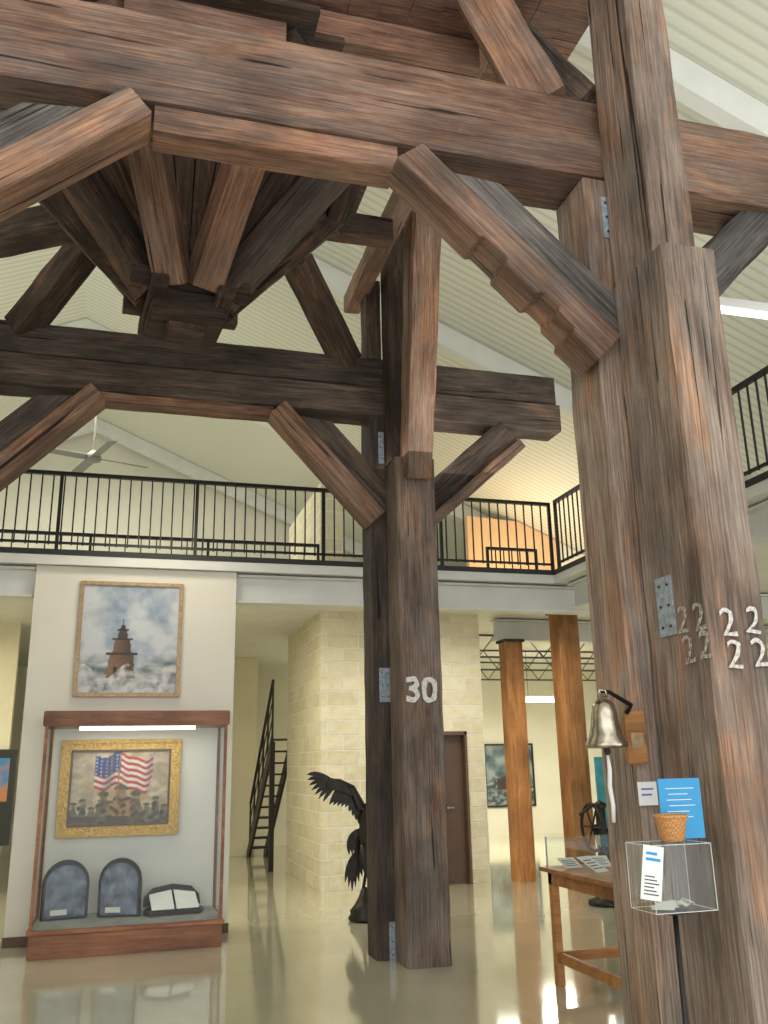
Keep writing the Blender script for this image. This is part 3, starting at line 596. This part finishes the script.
# ================= BELL on post =================
pl0=ony(621,711,3.77); pl1=ony(646,764,3.77)
PQ=empty('bell_plaque',((pl0.x+pl1.x)/2,3.77,pl1.z),'small varnished wooden plaque screwed to the post beside the bell','plaque')
bx('board',pl0.x,pl1.x,3.745,3.770,pl1.z,pl0.z,'orange',PQ,bevel=.004)
cxp=(pl0.x+pl1.x)/2; czp=(pl0.z+pl1.z)/2
bx('brass_plate',cxp-.03,cxp+.035,3.740,3.745,czp-.05,czp+.02,'bframe',PQ)
bc=ony(607,748,3.62); bt=ony(604,697,3.62)
BL=empty('brass_bell',(bc.x,3.62,bc.z),'silvery brass bell with a white rope hanging from a bracket on the post','bell')
rr=.094
tilt=Matrix.Translation((bc.x,3.62,bc.z))
MB().lathe([(rr*.93,.0),(rr,.006),(rr*.98,.02),(rr*.78,.055),(rr*.66,.10),(rr*.60,.15),(rr*.52,.185),(rr*.32,.205),(rr*.10,.212),(rr*.10,.225)],(0,0,0),28,m=tilt).build('bell_body','bell',BL,smooth=True)
MB().tube([(bc.x-.02,3.62,bc.z+.22),(bc.x-.015,3.62,bc.z+.25),(bc.x+.015,3.62,bc.z+.25),(bc.x+.02,3.62,bc.z+.22)],.006).build('crown_loop','bell',BL,smooth=True)
MB().cyl((bc.x,3.62,bc.z+.18),(bc.x,3.62,bc.z-.01),.004).lathe([(.0,-.035),(.016,-.02),(.012,.0)],(bc.x,3.62,bc.z)).build('clapper','dark',BL)
MB().tube([(bc.x,3.62,bc.z+.245),(bc.x+.05,3.65,bc.z+.245),(cxp-.04,3.70,bc.z+.19),(cxp-.04,3.742,bc.z+.16)],[.009,.009,.011,.013]).build('bracket','black',BL,smooth=True)
MB().tube([(bc.x,3.62,bc.z-.03),(bc.x+.004,3.62,bc.z-.09),(bc.x-.002,3.62,bc.z-.16),(bc.x+.006,3.62,bc.z-.24),(bc.x+.002,3.62,bc.z-.31)],[.006,.010,.010,.010,.008],8).build('bell_rope','rope',BL,smooth=True)
# ================= DONATION STAND =================
dy=3.05
q0=ony(650,846,dy); q1=ony(718,910,dy); dx0,dx1=q0.x,q1.x; dz0,dz1=q1.z,q0.z
DB=empty('donation_box',((dx0+dx1)/2,dy+.1,0),'clear acrylic donation box on a thin black floor stand','donation box')
t_=.004; dyb=dy+.17
for n,a in (('front_panel',(dx0,dx1,dy,dy+t_,dz0,dz1)),('back_panel',(dx0,dx1,dyb-t_,dyb,dz0,dz1)),('side_panel',(dx0,dx0+t_,dy+t_,dyb-t_,dz0,dz1)),('side_panel',(dx1-t_,dx1,dy+t_,dyb-t_,dz0,dz1)),('lid',(dx0-.004,dx1+.004,dy-.004,dyb+.004,dz1,dz1+t_)),('bottom_panel',(dx0,dx1,dy,dyb,dz0-t_,dz0))): bx(n,*a,'acrylic',DB)
b=MB()
for x in (dx0,dx1):
    for y in (dy,dyb): b.cyl((x,y,dz0),(x,y,dz1),.0014,n=6)
for z in (dz0,dz1):
    for y in (dy,dyb): b.cyl((dx0,y,z),(dx1,y,z),.0014,n=6)
    for x in (dx0,dx1): b.cyl((x,dy,z),(x,dyb,z),.0014,n=6)
b.build('acrylic_edge','linen',DB)
cxm=(dx0+dx1)/2+.01
MB().cyl((cxm,dy+.1,.02),(cxm,dy+.1,dz0-.015),.010).build('pole','black',DB,smooth=True); MB().box(cxm-.05,cxm+.05,dy+.05,dy+.15,dz0-.016,dz0-.004).build('mounting_plate','black',DB)
MB().lathe([(.16,0),(.16,.008),(.03,.02),(.012,.03)],(cxm,dy+.1,0)).build('foot','black',DB,smooth=True)
for i in range(5):
    m=Matrix.Translation((dx0+.06+.03*i,dy+.05+.02*(i%3),dz0+.012+.004*i))@Matrix.Rotation(R(25*i-30),4,'Z')@Matrix.Rotation(R(18+9*(i%2)),4,'X')
    t=MB().box(-.04,.04,-.017,.017,0,.0008,m=m).build('banknote','linen'); tag(t,'crumpled pale banknote inside the clear donation box','banknote','banknotes in the donation box')
fl=ony(653,873,dy-.012)
FL=empty('flyer',(fl.x,dy-.01,fl.z-.08),'white printed flyer tilted on the front of the donation box','flyer')
m=Matrix.Translation((fl.x,dy-.007,fl.z))@Matrix.Rotation(R(10),4,'Y')
MB().box(-.042,.042,-.001,.001,-.092,.092,m=m).build('paper','white',FL)
b=MB()
for k in range(6): b.box(-.03,.03-.01*(k%3),-.002,-.0012,-.075+.012*k,-.071+.012*k,m=m)
b.build('printing','ink',FL); MB().box(-.03,.03,-.002,-.0012,.04,.05,m=m).box(-.03,.015,-.002,-.0012,.06,.07,m=m).build('heading','blue',FL)
bk=ony(673,843,dy+.09)
BK=empty('woven_basket',(bk.x,dy+.09,dz1+t_),'small tapered woven basket standing on the donation box','basket')
MB().lathe([(.040,0),(.044,.004),(.060,.085),(.062,.089),(.058,.093),(.052,.085),(.036,.008)],(bk.x,dy+.09,dz1+t_+.001),28).build('basket_body','basket',BK,smooth=True)
MB().lathe([(.0615,.083),(.065,.086),(.0655,.093),(.0615,.096),(.058,.093),(.058,.085)],(bk.x,dy+.09,dz1+t_+.001),28).build('rim','basket',BK,smooth=True)
s0=ony(658,779,dy+.155); s1=ony(706,838,dy+.155)
SG=empty('blue_sign',((s0.x+s1.x)/2,dy+.155,dz1+t_),'bright blue sign with white lettering standing behind the woven basket','sign')
bx('sign_panel',s0.x,s1.x,dy+.158,dy+.163,dz1+t_+.001,s0.z,'blue',SG)
b=MB(); W=s1.x-s0.x; HH=s0.z-s1.z
for k in range(6): b.box(s0.x+W*(.16+.06*(k%2)),s1.x-W*(.16+.08*((k*2)%3)),dy+.157,dy+.158,s0.z-HH*(.16+.095*k)-.0025,s0.z-HH*(.16+.095*k))
b.build('white_lettering','white',SG)
w0=ony(637,782,3.77); w1=ony(658,805,3.77)
WC=empty('notice_card',((w0.x+w1.x)/2,3.77,w1.z),'small white notice card with blue print pinned beside the blue sign','notice')
bx('card',w0.x,w1.x,3.766,3.770,w1.z,w0.z,'white',WC)
b=MB()
for k in range(2): b.box(w0.x+.015,w1.x-.02-.01*k,3.764,3.766,w0.z-.035-.025*k,w0.z-.028-.025*k)
b.build('printing','blue_ink',WC)
# ================= WOODEN COLUMNS, JOISTS, LIGHTS =================
for (u,v,vt,w,lab) in ((524,881,650,.27,'slim orange wooden column nearer the stone wall'),(583,886,613,.31,'orange wooden column beyond the bell, right of its twin')):
    q=onz(u,v,0)
    t=empty('wooden_column',(q.x,q.y,0),lab,'column','orange wooden columns under the balcony')
    zt=3.38 if w<.28 else 3.70
    timber('shaft',(q.x,q.y,.0),(q.x,q.y,zt-.06),w,w,'orange',t,jit=.001); bx('cap_plate',q.x-w*.6,q.x+w*.6,q.y-w*.6,q.y+w*.6,zt-.06,zt-.02,'dark',t)
for i,y in enumerate((14.2,16.2,18.2)):
    t=empty('steel_joist',(8,y,3.3),['open web joist nearest the stone wall','middle open web joist behind the wooden columns','rearmost open web joist below the balcony floor'][i],'joist','steel joists under the balcony')
    xs=5.4; bx('chord',xs,11.5,y-.025,y+.025,3.69,3.72,'joist',t); bx('chord',xs,11.5,y-.025,y+.025,3.32,3.35,'joist',t)
    b=MB(); x=xs; k=0
    while x<11.1: b.cyl((x,y,3.34 if k%2 else 3.70),(x+.3,y,3.70 if k%2 else 3.34),.009,n=6); x+=.3; k+=1
    b.build('web','joist',t)
def clight(u,v,z,lab,L=1.2,w=.3,e=90):
    q=onz(u,v,z); t=empty('ceiling_light',(q.x,q.y,z),lab,'ceiling light','fluorescent lights under the balcony')
    bx('housing',q.x-L/2,q.x+L/2,q.y-w/2,q.y+w/2,z,z+.08,'steel',t); bx('diffuser',q.x-L/2+.03,q.x+L/2-.03,q.y-w/2+.03,q.y+w/2-.03,z-.012,z,'lamp',t)
    if z<3.5:
        for sx in (-.35,.35): MB().cyl((q.x+L*sx,q.y,z+.08),(q.x+L*sx,q.y,3.72),.006,n=6).build('hanger','dark',t)
    a=bpy.data.lights.new('lamp','AREA'); a.shape='RECTANGLE'; a.size=L; a.size_y=w; a.energy=e; a.color=(1,.92,.74); o=bpy.data.objects.new('lamp_light',a); COL.objects.link(o); o.location=(q.x,q.y,z-.03)
clight(350,623,3.64,'fluorescent ceiling light in front of the stone pillar',.7,.3,90); clight(543,701,2.75,'fluorescent ceiling light hanging between the two orange columns',.9,.35,110)
f0=ony(707,302,4.6); f1=ony(800,322,4.6)
SLT=empty('strip_light',((f0.x+f1.x)/2,4.6,f0.z),'white strip light fixture mounted behind the thick front post','strip light')
MB().box(f0.x-.05,f1.x+.3,4.57,4.65,f0.z-.03,f0.z+.04).build('housing','white',SLT,bevel=.004); bx('tube',f0.x-.03,f1.x+.28,4.575,4.645,f0.z-.045,f0.z-.03,'lamp_cool',SLT)
fc=ony(93,458,15.0)
FN=empty('ceiling_fan',(fc.x,15.0,fc.z),'grey ceiling fan hanging from the ridge far behind the balcony','ceiling fan')
MB().cyl((fc.x,15,fc.z+.1),(fc.x,15,rz(fc.x)-.3),.02).build('rod','fan',FN); MB().lathe([(.05,-.08),(.13,-.05),(.14,.03),(.06,.1),(.02,.14)],(fc.x,15,fc.z)).build('motor','fan',FN,smooth=True)
for i in range(4):
    m=Matrix.Translation((fc.x,15,fc.z))@Matrix.Rotation(R(20+90*i),4,'Z')@Matrix.Rotation(R(14),4,'X'); MB().box(.12,.95,-.08,.08,-.005,.005,m=m).build('blade','fan',FN)
# stair behind the stone pillar
ST=empty('staircase',(2.6,16,0),'dark metal staircase with thin handrails left of the stone pillar','staircase')
xa,xb=2.30,2.62; y0,y1,zt=17.6,15.05,2.05; n=11
for xx in (xa,xb): MB().prism([(xx,y0,0),(xx,y0+.3,0),(xx,y0+.3,.06),(xx,y1,zt+.06),(xx,y1,zt-.22)],(.04,0,0)).build('stringer','black',ST)
for i in range(n):
    y=y0+(y1-y0)*(i+.5)/n; z=zt*(i+1)/n-.03; MB().box(xa+.04,xb,y-.13,y+.13,z,z+.03).build('step','dark',ST)
MB().tube([(xa+.02,y0,.95),(xa+.02,y1,zt+.95)],.025).build('handrail','black',ST)
for k in (.35,.65): MB().tube([(xa+.02,y0,k),(xa+.02,y1,zt+k)],.010).build('mid_rail','black',ST)
for i in range(6):
    t=i/5; y=y0+(y1-y0)*t; MB().cyl((xa+.02,y,zt*t),(xa+.02,y,zt*t+.95),.018,n=8).build('rail_post','black',ST)
bx('support_post',xa-.02,xa+.06,15.0,15.08,0,zt-.05,'black',ST)
def panel(u0,v0,u1,v1,y,lab,fn=None):
    a=ony(u0,v0,y);c=ony(u1,v1,y); t=empty('wall_panel',((a.x+c.x)/2,y,c.z),lab,'display panel'); bx('board',a.x,c.x,y-.05,y-.001,c.z,a.z,'dark',t)
    if fn: painting('picture',a.x+.08,c.x-.08,a.z-(a.z-c.z)*.55,a.z-.12,y-.055,20,20,fn,t)
panel(-40,750,9,845,13.99,'dark framed display panel with a glowing seascape at the far left',lambda a,b: mix((.45,.18,.05),(.05,.2,.42),b+nz(a,b,5)))
q=onz(608,905,0)
IR=empty('iron_pump',(q.x,q.y,0),'black cast iron pump with a wheel behind the wooden table','iron pump')
MB().lathe([(.22,0),(.22,.05),(.10,.1),(.07,.2),(.07,.7),(.10,.74),(.10,.8),(.06,.85),(.06,1.05),(.09,1.1),(.0,1.15)],(q.x,q.y,0),20).build('column','black',IR,smooth=True)
b=MB(); R0=.26
b.tube([(q.x-.12,q.y+R0*cos(2*PI*k/24),.85+R0*sin(2*PI*k/24)) for k in range(25)],.02,8)
for k in range(6): b.cyl((q.x-.12,q.y,.85),(q.x-.12,q.y+R0*cos(PI*k/3),.85+R0*sin(PI*k/3)),.012,n=6)
b.cyl((q.x-.14,q.y,.85),(q.x,q.y,.85),.03); b.build('wheel','black',IR)
MB().tube([(q.x,q.y,1.0),(q.x-.15,q.y-.1,1.1),(q.x-.35,q.y-.15,1.0)],.018).build('handle','black',IR,smooth=True)
a=ony(594,757,11.0); c=ony(618,832,11.0)
BN=empty('teal_banner',((a.x+c.x)/2,11,0),'teal display banner standing beyond the bell','banner')
bx('banner_panel',a.x,c.x+.3,10.99,11.01,c.z,a.z,'teal',BN)
for x in (a.x+.05,c.x+.25): MB().cyl((x,11.02,0),(x,11.02,a.z),.015,n=8).build('pole','black',BN)
MB().box(a.x,c.x+.3,10.85,11.2,0,.03).build('foot','black',BN)
# ================= LIGHT =================
w=bpy.data.worlds.new('world'); bpy.context.scene.world=w; w.use_nodes=True; w.node_tree.nodes['Background'].inputs[0].default_value=(.97,.98,1,1); w.node_tree.nodes['Background'].inputs[1].default_value=2.35
def area(loc,target,sx,sy,e,c):
    a=bpy.data.lights.new('light','AREA'); a.shape='RECTANGLE'; a.size=sx; a.size_y=sy; a.energy=e; a.color=c; o=bpy.data.objects.new('light',a); COL.objects.link(o)
    o.location=loc; o.rotation_euler=(Vector(target)-Vector(loc)).to_track_quat('-Z','Y').to_euler()
area((-1.1,15.5,8.0),(-1.1,15.5,0),2,4,230,(1,.96,.84))
area((7.5,12.3,4.1),(7.3,12,9),4,3.5,45,(1,.97,.87))  # upward lights from here on are unseen, added to brighten the ceiling
area((-4,8.5,4.6),(-4,8.5,9),4,6,130,(1,.98,.88))
area((3.2,6.5,4.4),(3.2,6.5,9),2,4,35,(1,.98,.91))
area((8.5,3,4.2),(8,4,9),4,5,160,(.98,1,.98))  # unseen uplight added to lift the dark right end of the ceiling
area((.3,11.4,3.6),(.3,11.4,0),1.8,2,80,(1,.93,.76))
area((8,16,3.1),(8,16,0),3,3,150,(1,.94,.76))
area((4.2,10.6,3.3),(4.2,10.8,0),2,1.2,45,(1,.96,.82))
area((-3,12,3.5),(-3,12,0),2,2,60,(1,.92,.70))
area((.2,8.6,4.3),(.1,9.85,2.6),1.0,.4,14,(1,.90,.70))
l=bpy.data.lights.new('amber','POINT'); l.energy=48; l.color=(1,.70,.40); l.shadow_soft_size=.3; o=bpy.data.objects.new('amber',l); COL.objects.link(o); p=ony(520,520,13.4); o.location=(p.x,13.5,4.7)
l=bpy.data.lights.new('case_lamp','AREA'); l.shape='RECTANGLE'; l.size=1.1; l.size_y=.06; l.energy=3.5; l.color=(1,.95,.85); o=bpy.data.objects.new('case_lamp',l); COL.objects.link(o); o.location=((cx0+cx1)/2,cy0+.235,CT-.175)
bpy.context.scene.view_settings.view_transform='Standard'
